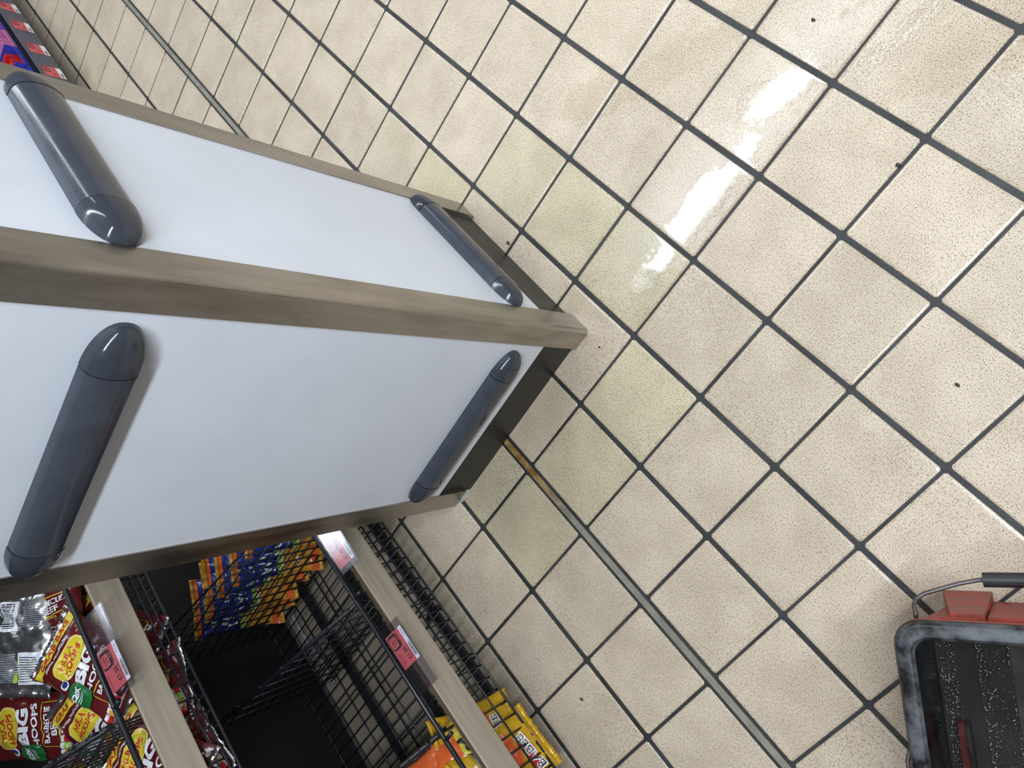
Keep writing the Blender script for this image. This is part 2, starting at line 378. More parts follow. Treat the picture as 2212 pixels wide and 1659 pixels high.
# ------------------------------------------------------------------ the wire snack rack
M_WOOD = mat('pale_maple', (.345, .29, .222), .5, var=.14, vscale=30, stretch=(.12, 1.6, 2.2))
M_WOODD = mat('maple_groove', (.11, .075, .045), .6, var=.4, vscale=60, stretch=(.05, 3, 3))
rack = empty('wire_snack_rack', (.05, -1.1, 0)); tag(rack, 'black wire basket rack with pale wooden front rails beside the pillar', 'rack')
X0, X1, YB = -.78, .86, -1.40
def rb(mbx, name, m, par=rack, smooth=False):
    o = mbx.build(name, m, None, smooth); o.parent = par
    if par is rack: o.matrix_parent_inverse = Matrix.Translation(rack.location).inverted()
    return o
def tier(yf, zl, zmid, z0, z1, ztop, ytube, pitch=.0322, floor_from=YB):
    # wooden rail: face board, bevelled nose and the grooved slot behind it
    m_ = MB(); pr = [(yf+.004, z0), (yf+.015, z0+.001), (yf+.0165, z0+.003), (yf+.0095, z1-.0015), (yf+.0085, z1), (yf+.0062, z1)]
    k = len(pr)
    for x in (X0, X1): m_.v += [Vector((x, y, z)) for y, z in pr]
    m_.f += [(i, (i+1) % k, k+(i+1) % k, k+i) for i in range(k)]+[tuple(reversed(range(k))), tuple(range(k, 2*k))]
    fo = rb(m_, 'wooden_rail', M_WOOD)
    m_ = MB()
    for a, b, h in ((-.0035, .006, -.004), (-.0085, -.0035, -.012), (-.0115, -.0085, -.007), (-.0175, -.0115, -.014)): m_.box((X0, yf+a, z0+.01), (X1, yf+b, z1+h))
    g = rb(m_, 'grooved_backing', M_WOODD, fo)
    # top tube with hooked ends of the basket
    m_ = MB(); m_.tube([(X0, ytube, ztop), (X1, ytube, ztop)], .0055, 10)
    x = X0+.1
    for x in (-.42, -.02, .345): m_.tube([(x, ytube, ztop), (x, yf-.004, ztop+.004)], .0045, 8)
    rb(m_, 'top_tube', M_WIRE, rack, True)
    # front grid
    m_ = MB(); x = X0
    while x < X1:
        m_.tube([(x, yf-.003, z0+.03), (x, yf-.003, zl)], .0021, 5); x += pitch
    for z in zmid: m_.tube([(X0, yf-.001, z), (X1, yf-.001, z)], .0023, 5)
    m_.tube([(X0, yf, zl), (X1, yf, zl)], .0032, 6)
    rb(m_, 'front_grid', M_WIRE, rack, True)
    # floor grid
    m_ = MB(); x = X0
    while x < X1:
        m_.tube([(x, yf-.003, zl), (x, YB+.01, zl)], .0021, 5); x += pitch
    y = yf-.07
    while y > YB:
        m_.tube([(X0, y, zl-.004), (X1, y, zl-.004)], .0026, 5); y -= .075
    rb(m_, 'floor_grid', M_WIRE, rack, True)
T2 = dict(yf=-.783, zl=.103, zmid=(.150,), z0=.203, z1=.272, ztop=.285, ytube=-.817)
T1 = dict(yf=-.905, zl=.640, zmid=(.656, .672), z0=.699, z1=.760, ztop=.776, ytube=-.937)
tier(**T2); tier(**T1)
def divider(x, y0, z0, y1, z1, zl, r=.0055, n=11):
    m_ = MB(); m_.tube([(x, y0, z0-.012), (x, y0-.012, z0), (x, y1, z1)], r, 8)
    d = rb(m_, 'divider', M_WIRE, rack, True)
    m_ = MB()
    for i in range(n):      # uprights
        t = (i+.3)/n; y = y0+(y1-y0)*t; m_.tube([(x, y, zl), (x, y, z0+(z1-z0)*t)], .0021, 5)
    z = zl+.01
    while z < z1-.02:       # level wires, ending at the sloping top bar
        t = max(0, (z-z0)/(z1-z0)); m_.tube([(x, y0+(y1-y0)*t, z), (x, y1, z)], .0021, 5); z += .034
    for i in range(7): y = y0+(y1-y0)*(i+.5)/7; m_.tube([(x-.001, y, z0+(z1-z0)*(i+.5)/7-.004), (x-.001, y, z0+(z1-z0)*(i+.5)/7+.009)], .003, 5)
    rb(m_, 'divider_grid', M_WIRE, d, True)
divider(-.022, -.832, .262, -1.24, .475, .105)
divider(.322, -.832, .262, -1.24, .60, .105)
divider(-.262, -.832, .40, -1.36, .56, .105, .0024, 15)
divider(.004, -.945, .80, -1.10, .985, .645)
divider(-.50, -.945, .80, -1.30, .985, .645)
m_ = MB(); m_.box((X0, YB-.02, .02), (X1, YB, 1.62)); rb(m_, 'back_panel', M_BLACK)
for x in (X0-.02, X1-.01):
    m_ = MB(); m_.box((x, YB-.02, 0), (x+.03, YB+.03, 1.62)); rb(m_, 'upright', M_WIRE)
    m_ = MB(); m_.box((x, YB+.03, .02), (x+.03, -.86, .075)); rb(m_, 'foot', M_WIRE)
for y in (-.899, -1.088, -1.27):
    m_ = MB(); m_.box((X0, y, .018), (X1, y+.026, .030)); rb(m_, 'base_beam', M_WIRE)
for x, y in ((.05, -.86), (.40, -.85)):
    m_ = MB(); m_.box((x, y-.04, .03), (x+.012, y+.015, .048)); rb(m_, 'clip', M_WIRE)
m_ = MB(); m_.box((X0, YB, 1.13), (X1, -1.02, 1.15)); rb(m_, 'unseen_shade_shelf', M_WIRE)  # unseen plate in place of upper tiers, added to block lamp light
# loose grey cable lying under the baskets
m_ = MB(); m_.tube([(-.40, -1.30, .012), (-.36, -1.345, .012), (-.30, -1.37, .012), (-.24, -1.372, .012), (-.15, -1.36, .012), (-.06, -1.36, .012)], .006, 8)
tag(m_.build('cable', mat('grey_cable', (.23, .23, .24), .5), None, True), 'pale grey cable lying on the floor under the wire baskets', 'cable')
# ------------------------------------------------------------------ price tickets on the rails
M_RED = mat('red_ticket', rgb('#c9595a'), .45); M_TWHITE = mat('ticket_white', (.75, .75, .77), .5); M_INK = mat('black_ink', (.015, .013, .014), .5)
def clear_plastic():
    m = bpy.data.materials.new('clear_plastic'); m.use_nodes = True; N = NT(m)
    for nd in list(N.n):
        if nd.type != 'OUTPUT_MATERIAL': N.n.remove(nd)
    out = [nd for nd in N.n if nd.type == 'OUTPUT_MATERIAL'][0]
    tr = N.add('ShaderNodeBsdfTransparent'); tr.inputs[0].default_value = (.90, .90, .93, 1)
    gl = N.add('ShaderNodeBsdfGlossy'); gl.inputs['Roughness'].default_value = .13
    fr = N.add('ShaderNodeLayerWeight'); fr.inputs[0].default_value = .5
    mx = N.add('ShaderNodeMixShader'); N.l.new(N.math('MULTIPLY_ADD', N.math('POWER', fr.outputs['Facing'], 4.0), .7, .03), mx.inputs[0])
    N.l.new(tr.outputs[0], mx.inputs[1]); N.l.new(gl.outputs[0], mx.inputs[2]); N.l.new(mx.outputs[0], out.inputs[0]); return m
M_CLEAR = clear_plastic()
def ticket(label, org, tilt, hx0, hx1, tx, price, lines, perkg, tw=.082, td=.047, hd=.052, group='red price tickets on the wooden rails'):
    # org: hinge point (y, z); the holder leans out from it; viewer's right is -X
    y0, z0 = org; V = Vector((0, -math.cos(tilt), math.sin(tilt))); Nn = Vector((0, math.sin(tilt), math.cos(tilt)))
    root = empty('price_ticket', (tx, y0, z0)); tag(root, label, 'price tag', group)
    def fn(x, v, l): return Vector((x, y0, z0))-V*v+Nn*l
    def kk(mbx, nm, m, par=root):
        o = mbx.build(nm, m); o.parent = par
        if par is root: o.matrix_parent_inverse = Matrix.Translation(root.location).inverted()
        return o
    h = MB()
    for a, b in ((-.0010, -.0003), (.0012, .0018)):
        h.hexa([fn(hx0, 0, a), fn(hx1, 0, a), fn(hx1, hd, a), fn(hx0, hd, a), fn(hx0, 0, b), fn(hx1, 0, b), fn(hx1, hd, b), fn(hx0, hd, b)])
    h.hexa([fn(hx0, hd, -.001), fn(hx1, hd, -.001), fn(hx1, hd+.003, -.001), fn(hx0, hd+.003, -.001), fn(hx0, hd, .003), fn(hx1, hd, .003), fn(hx1, hd+.003, .003), fn(hx0, hd+.003, .003)])
    h.hexa([fn(hx0, -.007, -.003), fn(hx1, -.007, -.003), fn(hx1, 0, -.003), fn(hx0, 0, -.003), fn(hx0, -.007, -.0015), fn(hx1, -.007, -.0015), fn(hx1, 0, .0015), fn(hx0, 0, .0015)])
    kk(h, 'holder', M_CLEAR)
    def sf(a, b, l): return fn(tx+tw/2-a*tw, td-b*td+.002, l)   # a: 0..1 from viewer's left, b: 0..1 from the bottom
    c = link('ticket', [sf(0, 0, 0), sf(1, 0, 0), sf(1, 1, 0), sf(0, 1, 0), sf(0, 0, .0005), sf(1, 0, .0005), sf(1, 1, .0005), sf(0, 1, .0005)], [(3, 2, 1, 0), (4, 5, 6, 7), (0, 1, 5, 4), (1, 2, 6, 5), (2, 3, 7, 6), (3, 0, 4, 7)], M_RED, root)
    c.matrix_parent_inverse = Matrix.Translation(root.location).inverted()
    D = Decal(); D.rect(0, 0, 1, .20); D.build('barcode_strip', M_TWHITE, sf, c, .0007)
    D = Decal(); rr = random.Random(3); x = .10
    while x < .52: w = rr.choice((.006, .01, .016)); D.rect(x, .03, x+w, .155, 1, 1); x += w+rr.choice((.006, .01))
    D.text('3 4 5', .80, .10, .2, .05)
    D.blob(.745, .68, .215, .27, 5); D.build('black_print', M_INK, sf, c, .0009)
    D = Decal(); D.blob(.735, .73, .155, .19, 5); D.text('smart', .80, .475, .17, .075); D.build('red_print', M_RED, sf, c, .0011)
    D = Decal(); D.text('All Meal', .735, .79, .24, .10, bold=.01); D.text('deals', .735, .66, .16, .09, bold=.01)
    D.text(price, .30, .44, .36, .17, bold=.02); D.text(perkg, .30, .27, .36, .075, bold=0); D.text('-', .55, .47, .03, .012)
    for i, s in enumerate(lines): D.text(s, .245, .88-.12*i, .018*len(s)+.05, .075, bold=0)
    D.rect(.55, .375, .98, .385, 1, 1)
    D.build('lettering', M_INK, sf, c, .0013)
ticket('clear plastic holder with red £1.25 ticket on the upper wooden rail', (-.912, .784), math.radians(20), -.195, -.020, -.075, '£1.25', ['Big Hoops Bbq 45g'], '£27.78 per kg')
ticket('red £1.20 ticket in a half empty clear holder midway along the lower rail', (-.803, .289), math.radians(17), .082, .245, .142, '£1.20', ['Walkers Red Leicester', 'Big Snack 34g'], '£35.29 per kg')
ticket('shiny holder with red £1.20 ticket on the lower rail next to the pillar', (-.803, .289), math.radians(18), -.27, -.080, -.135, '£1.20', ['Wotsits Cheese 36g'], '£33.33 per kg')
# ------------------------------------------------------------------ crisp packets
def film(name, col, rough=.22, metal=0): return mat(name, col, rough, metal, var=.12, vscale=18, bump=.25, bscale=45)
F_MAROON = film('maroon_film', (.105, .012, .014)); F_SILVER = film('silver_film', (.82, .82, .84), .2, .95)
F_ORANGE = film('orange_film', (.60, .11, .025)); F_YELLOW = film('yellow_film', (.50, .285, .012)); F_BLUE = film('blue_film', (.018, .035, .20))
F_AMBER = film('amber_film', (.50, .24, .03))
P_YEL = mat('print_yellow', (.58, .48, .03), .3); P_RED = mat('print_red', (.48, .02, .02), .3); P_WHITE = mat('print_white', (.70, .71, .75), .3)
P_GREEN = mat('print_green', (.015, .13, .035), .3); P_GOLD = mat('print_gold', (.70, .55, .16), .3); P_BLUE = mat('print_blue', (.02, .03, .18), .3)
P_TAN = mat('print_tan', (.50, .22, .06), .35); P_LIME = mat('print_lime', (.28, .45, .06), .3); P_AMB = mat('print_amber', (.62, .35, .05), .3)
P_GREY = mat('print_grey', (.25, .26, .29), .35); P_BLACK = mat('print_black', (.012, .012, .014), .3)
def packet(label, c, U, V, Wd, Hg, T, film_m, prints, seed=1, group=None, back=None, name='crisp_packet', wr=1.0):
    U = Vector(U).normalized(); V = Vector(V); V = (V-U*V.dot(U)).normalized(); Nn = U.cross(V); c = Vector(c)
    root = empty(name, c); tag(root, label, 'crisp packet', group)
    sd = Vector((seed*7.31, seed*3.77, seed*1.93))
    def surf(a, b, l, side=1):
        A, B = min(1, abs(2*a)), min(1, abs(2*b))
        pr = max(0, 1-A**2.6)**.55*max(0, 1-B**3.2)**.6
        q = Vector((a*5, b*6, side*2.0))+sd
        wv = noise.noise(q)*.006+noise.noise(q*2.3)*.004
        cr = abs(noise.noise(Vector((a*9, b*3.0, side))+sd))*.007*(B**3)
        ridge = -abs(noise.noise(q*1.2+Vector((4, 4, 4))))*.008
        h = side*(pr*T/2)+wr*(wv*min(1, 1.3-pr*.5)+cr+ridge*pr*side)+side*.0004
        x = a*Wd*(1-.10*(1-B*B)*(.6+.4*A)); y = b*Hg*(1-.03*(1-A*A))
        return U*x+V*y+Nn*(h+l*side)
    m_ = MB()
    NU, NV = 22, 30
    m_.grid(lambda s, t: surf(s-.5, t-.5, 0, 1), NU, NV); m_.grid(lambda s, t: surf(s-.5, .5-t, 0, -1), NU, NV)
    o = m_.build('film', film_m, root, True)
    # crimped seals
    for e, nm in ((.5, 1), (-.5, -1)):
        m_ = MB(); k = 40
        for i in range(k+1):
            a = i/k-.5; p = surf(a, e, 0)
            z = Nn*(.0012*(1 if i % 2 else -1))
            m_.v += [p+z*.3, p+V*(nm*.011)+z]
        m_.f += [(2*i, 2*i+2, 2*i+3, 2*i+1) for i in range(k)]
        so = m_.build('seal', F_SILVER if back else film_m, root, True)
        so.modifiers.new('thick', 'SOLIDIFY').thickness = .0008
    for i, (m, D) in enumerate(prints or []):
        D.build('print', m, lambda x, y, l: surf(max(-.5, min(.5, x)), max(-.5, min(.5, y)), l), root, .0014+.0005*i)
    return root
def hoops_prints(green=True):
    L = []
    L.append((P_YEL, Decal().rect(-.47, .37, .47, .46, 14, 3)))
    L.append((P_GOLD, Decal().blob(.02, .17, .31, .115, 3.2, 32, 5)))
    L.append((P_RED, Decal().text('GRAB BAG', .02, .415, .72, .055, bold=.03)))
    L.append((P_YEL, Decal().blob(.02, .17, .285, .10, 3.2, 32, 5).frame(-.22, -.385, .40, -.205, .009, .05).text('FLAVOUR', .09, -.40, .18, .018)))
    L.append((P_RED, Decal().text('HULA', .0, .215, .34, .065, .10, .03).text('HOOPS', .03, .135, .44, .065, .10, .03)))
    g = Decal().text('BIG', .06, -.01, .52, .12, .12, .05).text('HOOPS', .08, -.135, .62, .065, .12, .03)
    g.text('BARBECUE', .09, -.265, .50, .055, .08, .02).text('BEEF', .09, -.335, .30, .055, .08, .02).text('45g e', .38, -.455, .15, .03)
    g.text('BIGGER HOOP', -.12, .315, .36, .022).text('BOLDER', .15, .315, .2, .026)
    for i in range(4): g.blob(-.40+.095*i, -.425, .043, .026, 4)
    g.rect(-.42, -.487, .05, -.483, 2, 1).rect(-.42, -.478, -.05, -.474, 2, 1)
    L.append((P_WHITE, g))
    if green: L.append((P_GREEN, Decal().blob(-.33, -.10, .15, .13, 3, 24, 4)))
    for i, m in enumerate((P_RED, P_AMB, P_LIME, P_RED)): L.append((m, Decal().blob(-.40+.095*i, -.455, .043, .024, 4)))
    if green:
        L.append((P_WHITE, Decal().text('£20K', -.33, -.07, .22, .06, .05, .04).rect(-.42, -.125, -.24, -.118).rect(-.42, -.145, -.26, -.138).blob(-.31, .075, .07, .035, 2.5)))
        L.append((P_BLUE, Decal().blob(-.30, .08, .05, .025, 2)))
    return L
def foil_prints():
    L = [(P_GREY, Decal())]
    for i in range(14): L[0][1].rect(-.42, -.40+.02*i, .02, -.391+.02*i, 8, 1)
    for i in range(10): L[0][1].rect(.1, .12+.02*i, .44, .128+.02*i, 6, 1)
    L.append((P_WHITE, Decal().rect(-.28, .08, .05, .36, 8, 6).rect(.08, -.42, .42, -.12, 8, 6)))
    b = Decal(); x = .11
    rr = random.Random(8)
    while x < .33: w = rr.choice((.006, .012)); b.rect(-.22, x, -.02, x+w, 6, 1); x += w+.009
    for i in range(11): b.rect(.11, -.39+.022*i, .39, -.382+.022*i, 6, 1)
    b.text('45g', -.16, .42, .22, .05, 0, .03).text('5 000328', -.245, .22, .02, .2)
    L.append((P_BLACK, b)); L.append((P_LIME, Decal().rect(.02, -.40, .07, -.2, 2, 4))); return L
GT = 'maroon barbecue beef packets in the upper basket'
BW, BH = .150, .215
def fr(n, u):
    n = Vector(n).normalized(); u = Vector(u); u = (u-n*u.dot(n)).normalized(); return u, n.cross(u)
def lay(label, c, n, u, prints, film_m=F_MAROON, seed=1, group=GT, W_=BW, H_=BH, T=.05, back=True, wr=1.0):
    U, V = fr(n, u); return packet(label, c, U, V, W_, H_, T, film_m, prints, seed, group, back, wr=wr)
up = (0, .25, .97)
lay('maroon packet with yellow oval badge right behind the red £1.25 ticket', (-.155, -1.015, .748), (.12, .45, .9), (-.42, .88, -.2), hoops_prints(), seed=2)
lay('foil packet lying face down showing its silver back and barcode', (-.325, -1.135, .788), (.1, .3, .95), (.62, .76, -.2), foil_prints(), F_SILVER, 3, T=.055, wr=1.7, W_=.17, H_=.215)
lay('maroon packet mostly hidden behind the pillar, lettering upside down', (-.385, -1.03, .745), (.05, .35, .93), (.42, .90, -.2), hoops_prints(False), seed=4)
lay('maroon packet in the bottom left corner of the photo, framed flavour name facing up', (-.20, -1.275, .772), (.3, .35, .9), (-.75, .64, -.1), hoops_prints(), seed=5)
lay('maroon packet tucked between the silver foil packet and the corner packet', (-.345, -1.315, .745), (.2, .3, .93), (-.60, .78, -.2), hoops_prints(False), seed=6)
lay('maroon packet on its side under the upper divider bar', (-.075, -1.135, .715), (.35, .2, .9), (-.10, .96, -.25), hoops_prints(), seed=7)
lay('maroon packet with wide yellow band at the bottom edge of the photo', (.075, -1.005, .715), (.0, .4, .92), (-.5, .84, -.2), hoops_prints(), seed=8)
lay('maroon packet slipping down beside the main packet above the divider', (-.10, -1.06, .700), (.5, .1, .85), (-.3, .95, -.1), hoops_prints(), seed=12)
lay('maroon packet with a silver end peeping out under the upper rail near the pillar', (-.20, -1.015, .688), (.1, .35, .93), (-.57, .75, -.3), hoops_prints(False), seed=9, T=.035)
lay('maroon packet behind the mesh below the red £1.25 ticket', (-.05, -1.015, .688), (.0, .35, .93), (-.97, .2, -.1), hoops_prints(False), seed=10, T=.035)
lay('maroon packet behind the mesh at the bottom edge below the upper rail', (.11, -1.015, .688), (.0, .35, .93), (-.997, -.05, .05), hoops_prints(False), seed=11, T=.035)
for k, (x, y) in enumerate(((-.33, -1.24), (-.20, -1.20), (-.08, -1.26), (-.40, -1.10))):
    lay('maroon packet buried under the other packets in the upper basket', (x, y, .680+.003*k), (.05, .06, 1), (-.4-.3*k, .8, 0), hoops_prints(False), seed=50+k, T=.045)
# blue and orange packets standing in a row behind the lower mesh divider
def wavy_prints():
    return [(F_BLUE, Decal().rect(-.5, .0, .5, .47, 12, 8)), (P_LIME, Decal().rect(-.49, -.06, .49, .0, 12, 2)), (P_WHITE, Decal().rect(-.49, -.075, .49, -.06, 12, 1).text('WAVY', -.1, .16, .7, .15, .1, .04).text('snacks', -.1, .32, .5, .09)),
            (F_ORANGE, Decal().rect(-.5, .46, .5, .5, 12, 2).rect(-.5, -.49, .5, -.40, 12, 2)), (P_TAN, Decal().blob(.1, -.22, .25, .12))]
for k in range(8):
    y = -.865-.057*k
    lay(['front blue and orange packet in the row behind the lower mesh, nearest the pillar', 'second blue and orange packet of the row behind the mesh', 'third blue and orange packet of the row behind the mesh', 'fourth blue and orange packet of the row behind the mesh', 'fifth blue and orange packet of the row behind the mesh', 'sixth blue and orange packet of the row behind the mesh', 'seventh blue and orange packet of the row behind the mesh', 'rearmost blue and orange packet of the row behind the mesh'][k],
        (-.36+.012*(k % 2), y, .215+.012*(k % 3)), (.50, .66, .56), (-.8, .6, .0), wavy_prints(), F_AMBER, 20+k, 'blue and orange packets in the lower basket', .165, .215, .045, False)
# orange and yellow packets at the near end of the lower basket
lay('big orange packet behind the lower wooden rail at the bottom edge', (.40, -.925, .225), (.0, .45, .9), (-.99, -.07, .04), [(P_YEL, Decal().rect(.1, .36, .48, .49, 8, 4).rect(-.48, -.48, .48, -.30, 12, 4)), (P_TAN, Decal().blob(-.15, -.08, .16, .1)), (P_BLACK, Decal().text('Loaded', -.05, -.38, .6, .11, .1, .06))], F_ORANGE, 31, 'packets at the near end of the lower basket', .19, .22, .07, False)
lay('yellow packet tip beside the orange packet at the bottom edge', (.372, -1.12, .215), (.1, .5, .85), (-.99, -.1, .05), [(P_BLACK, Decal().text('34g', .3, .40, .3, .07))], F_YELLOW, 32, 'packets at the near end of the lower basket', .15, .19, .05, False)
YP = lambda: [(F_ORANGE, Decal().blob(.05, -.05, .32, .16, 2.4, 24, 5)), (P_GREY, Decal().rect(.12, .12, .42, .28, 6, 4)), (P_RED, Decal().blob(-.2, -.30, .2, .06, 3)), (P_WHITE, Decal().text('BABEE', -.12, -.30, .6, .12, .1, .06)), (P_BLACK, Decal().text('PRICE', .27, .20, .24, .07, 0, .03).text('34g', .30, .42, .22, .05, 0, .02).text('BABEE', -.12, -.30, .56, .09, .1, 0))]
lay('yellow packet standing nearest the front mesh of the lower basket', (.445, -.835, .165), (.0, .85, .5), (-.99, -.03, .02), YP(), F_YELLOW, 33, 'yellow packets behind the lower front mesh', .15, .19, .05, False)
lay('small yellow packet with upturned corner just below the lower wooden rail', (.36, -.855, .165), (.05, .80, .55), (-.95, .2, -.15), YP(), F_YELLOW, 34, 'yellow packets behind the lower front mesh', .13, .17, .04, False)
# ------------------------------------------------------------------ far shelf behind the pillar
M_SLATE = mat('slate_shelf', (.085, .09, .115), .45, var=.12, vscale=12)
sh = empty('shop_shelf', (-3.4, -1.0, 0)); tag(sh, 'slate grey shop shelf with a price rail in the far corner behind the pillar', 'shelf')
def sb(m_, nm, m):
    o = m_.build(nm, m, None); o.parent = sh; o.matrix_parent_inverse = Matrix.Translation(sh.location).inverted(); return o
SX0, SX1 = -5.2, -2.585
m_ = MB(); m_.hexa([(SX0, -.812, .094), (SX1, -.812, .094), (SX1, -.803, .094), (SX0, -.803, .094), (SX0, -.822, .180), (SX1, -.822, .180), (SX1, -.811, .182), (SX0, -.811, .182)]); sb(m_, 'price_rail', M_SLATE)
m_ = MB(); m_.box((SX0, -1.35, .130), (SX1, -.824, .146)); sb(m_, 'deck', M_SLATE)
m_ = MB(); m_.box((SX0, -1.35, .0), (SX1, -1.10, .13)); sb(m_, 'plinth', M_BLACK)
m_ = MB(); m_.box((SX0, -1.39, .0), (SX1, -1.351, 1.5)); sb(m_, 'back_panel', M_SLATE)
m_ = MB(); m_.box((SX0, -.8395, .146), (SX1, -.8365, .19)); sb(m_, 'riser', mat('smoked_riser', (.03, .03, .05), .2))
for k, (x, lb) in enumerate(((-2.655, 'red price ticket on the far grey shelf rail, nearest the pillar'), (-2.86, 'second red price ticket from the pillar on the far shelf rail'), (-3.075, 'third red price ticket from the pillar on the far shelf rail'), (-3.265, 'red price ticket on the far shelf rail, in the top left corner'))):
    r_ = empty('price_ticket', (x, -.806, .10)); tag(r_, lb, 'price tag', 'red price tickets on the far shelf rail')
    def sf(a, b, l, x=x): z = .098+b*.074; return Vector((x+.045-a*.09, -.8025-(z-.094)*.1047+l, z))
    def kd(D, nm, m, l):
        o = D.build(nm, m, sf, r_, l); o.parent = r_; o.matrix_parent_inverse = Matrix.Translation(r_.location).inverted()
    kd(Decal().rect(0, 0, 1, 1), 'ticket', M_RED, .0008); kd(Decal().rect(0, 0, 1, .26), 'barcode_strip', M_TWHITE, .0012)
    d = Decal().frame(.45, .62, .95, .97, .035)
    for q in range(9): d.rect(.08+.045*q, .06, .10+.045*q, .2, 1, 1)
    d.text('£1', .3, .45, .12, .12); d.text('smart', .7, .8, .3, .1)
    kd(d, 'lettering', M_INK, .0016)
def carton(label, x0, x1, y0, y1, z0, z1, m, trims, rot=0, name='sweet_box'):
    cx, cy = (x0+x1)/2, (y0+y1)/2
    r_ = empty(name, (cx, cy, z0)); tag(r_, label, 'box', 'cartons of sweets on the far shelf'); r_.rotation_euler[2] = rot
    w, d, h = (x1-x0)/2, (y1-y0)/2, z1-z0; t = .004
    m_ = MB(); m_.box((-w, -d, 0), (w, d, t))
    m_.box((-w, -d, t), (w, -d+t, h)); m_.box((-w, -d+t, t), (-w+t, d-t, h)); m_.box((w-t, -d+t, t), (w, d-t, h))
    m_.hexa([(-w, d-t, t), (w, d-t, t), (w, d, t), (-w, d, t), (-w, d-t, h*.62), (w, d-t, h*.62), (w, d, h*.62), (-w, d, h*.62)])
    m_.build('tray', m, r_)
    for fn in trims: fn(r_, w, d, h)
def front_text(t, m, sz=.6):
    def f(r_, w, d, h):
        D = Decal().text(t, .5, .5, sz, .6, 0, .05); D.build('lettering', m, lambda a, b, l: Vector((w-a*2*w, d+l, b*h*.62)), r_, .0012)
    return f
def fill(m, n=5, seed=1):
    def f(r_, w, d, h):
        rr = random.Random(seed)
        for k in range(n):
            mm = MB(); cx = -w+(k+.5)*2*w/n; a = rr.uniform(-.3, .3); hw = w/n*.85; hd = d*.8; z0 = .006; z1 = h*rr.uniform(.75, .95)
            P = []
            for z, s in ((z0, 1), (z1, .55)):
                for sx, sy in ((-1, -1), (1, -1), (1, 1), (-1, 1)): P.append((cx+sx*hw*s+(a*.02 if z > z0 else 0), sy*hd*(s*.4+.6), z))
            mm.hexa(P); mm.build('bar', m, r_)
    return f
M_CB = mat('blue_carton', (.03, .05, .40), .35); M_CP = mat('pink_carton', (.52, .16, .36), .4); M_CV = mat('violet_carton', (.16, .07, .42), .4); M_CW = mat('sweet_blue', (.02, .06, .42), .2)
carton('blue display carton with red lettering beside the pink box', -2.90, -2.745, -1.05, -.842, .147, .235, M_CB, [front_text('ROSSO', P_RED), fill(P_RED, 4, 2)])
carton('open blue carton with printed flap closest to the pillar on the far shelf', -2.735, -2.588, -1.05, -.842, .147, .225, M_CB, [front_text('CRUNCH', P_WHITE), fill(M_CW, 4, 5)])
carton('pink carton between the violet box and the blue carton', -3.06, -2.91, -1.05, -.842, .147, .235, M_CP, [front_text('Love', P_WHITE), fill(M_CP, 3, 3)])
carton('violet carton at the very left of the far shelf', -3.22, -3.07, -1.05, -.842, .147, .235, M_CV, [fill(M_CV, 4, 4)])
# ------------------------------------------------------------------ the bucket
BC = Vector((.689, .017, 0)); E1 = Vector((.655, .7556, 0)).normalized(); E2 = Vector((.7556, -.655, 0)).normalized()
LA, LB = .30, .44
bk = empty('mop_bucket', BC+E1*LA/2+E2*LB/2); tag(bk, 'red rectangular mop bucket with a grimy dark rim and grey dirty water', 'bucket')
def kb(o, par=bk):
    o.parent = par
    if par is bk: o.matrix_parent_inverse = Matrix.Translation(bk.location).inverted()
    return o
def rr_loop(ins, z, rad, k=6):
    out = []; r = max(.004, rad)
    for cx, cy, a0 in ((LA-ins-r, LB-ins-r, 0), (ins+r, LB-ins-r, 90), (ins+r, ins+r, 180), (LA-ins-r, ins+r, 270)):
        for i in range(k+1):
            a = math.radians(a0+90*i/k); out.append(BC+E1*(cx+r*math.cos(a))+E2*(cy+r*math.sin(a))+Vector((0, 0, z)))
    return out
def loft(name, loops, m, closed_bottom=False, closed_top=False):
    mm = MB(); n = len(loops[0])
    for l in loops: mm.v += l
    for i in range(len(loops)-1):
        for j in range(n): a = i*n; mm.f.append((a+j, a+(j+1) % n, a+n+(j+1) % n, a+n+j))
    if closed_bottom: mm.f.append(tuple(reversed(range(n))))
    if closed_top: e = (len(loops)-1)*n; mm.f.append(tuple(e+j for j in range(n)))
    o = mm.build(name, m, None, True); bm = bmesh.new(); bm.from_mesh(o.data); bmesh.ops.recalc_face_normals(bm, faces=bm.faces); bm.to_mesh(o.data); bm.free()
    o.modifiers.new('edge', 'EDGE_SPLIT').split_angle = math.radians(40); return kb(o)
M_BRED = mat('worn_red_plastic', (.30, .045, .028), .5, var=.4, vscale=26, tint=(.17, .035, .028), rvar=.2)
M_RIM = mat('grimy_rim', (.070, .073, .080), .40, var=.35, vscale=34, tint=(.007, .007, .008), rvar=.25, bump=.3, bscale=60)
M_INNER = mat('wet_black_wall', (.012, .012, .013), .22, var=.6, vscale=18, stretch=(1, 1, .4), rvar=.2)
loft('body', [rr_loop(.034, .0, .03), rr_loop(.006, .226, .035), rr_loop(.0, .228, .038), rr_loop(-.0008, .240, .038)], M_BRED, True)
loft('rim', [rr_loop(-.0004, .2395, .038), rr_loop(.0025, .249, .036), rr_loop(.006, .2515, .034), rr_loop(.020, .2505, .026), rr_loop(.025, .245, .022)], M_RIM)
loft('inner_wall', [rr_loop(.0245, .2455, .022), rr_loop(.033, .20, .018), rr_loop(.042, .12, .014), rr_loop(.05, .03, .012)], M_INNER, False, True)
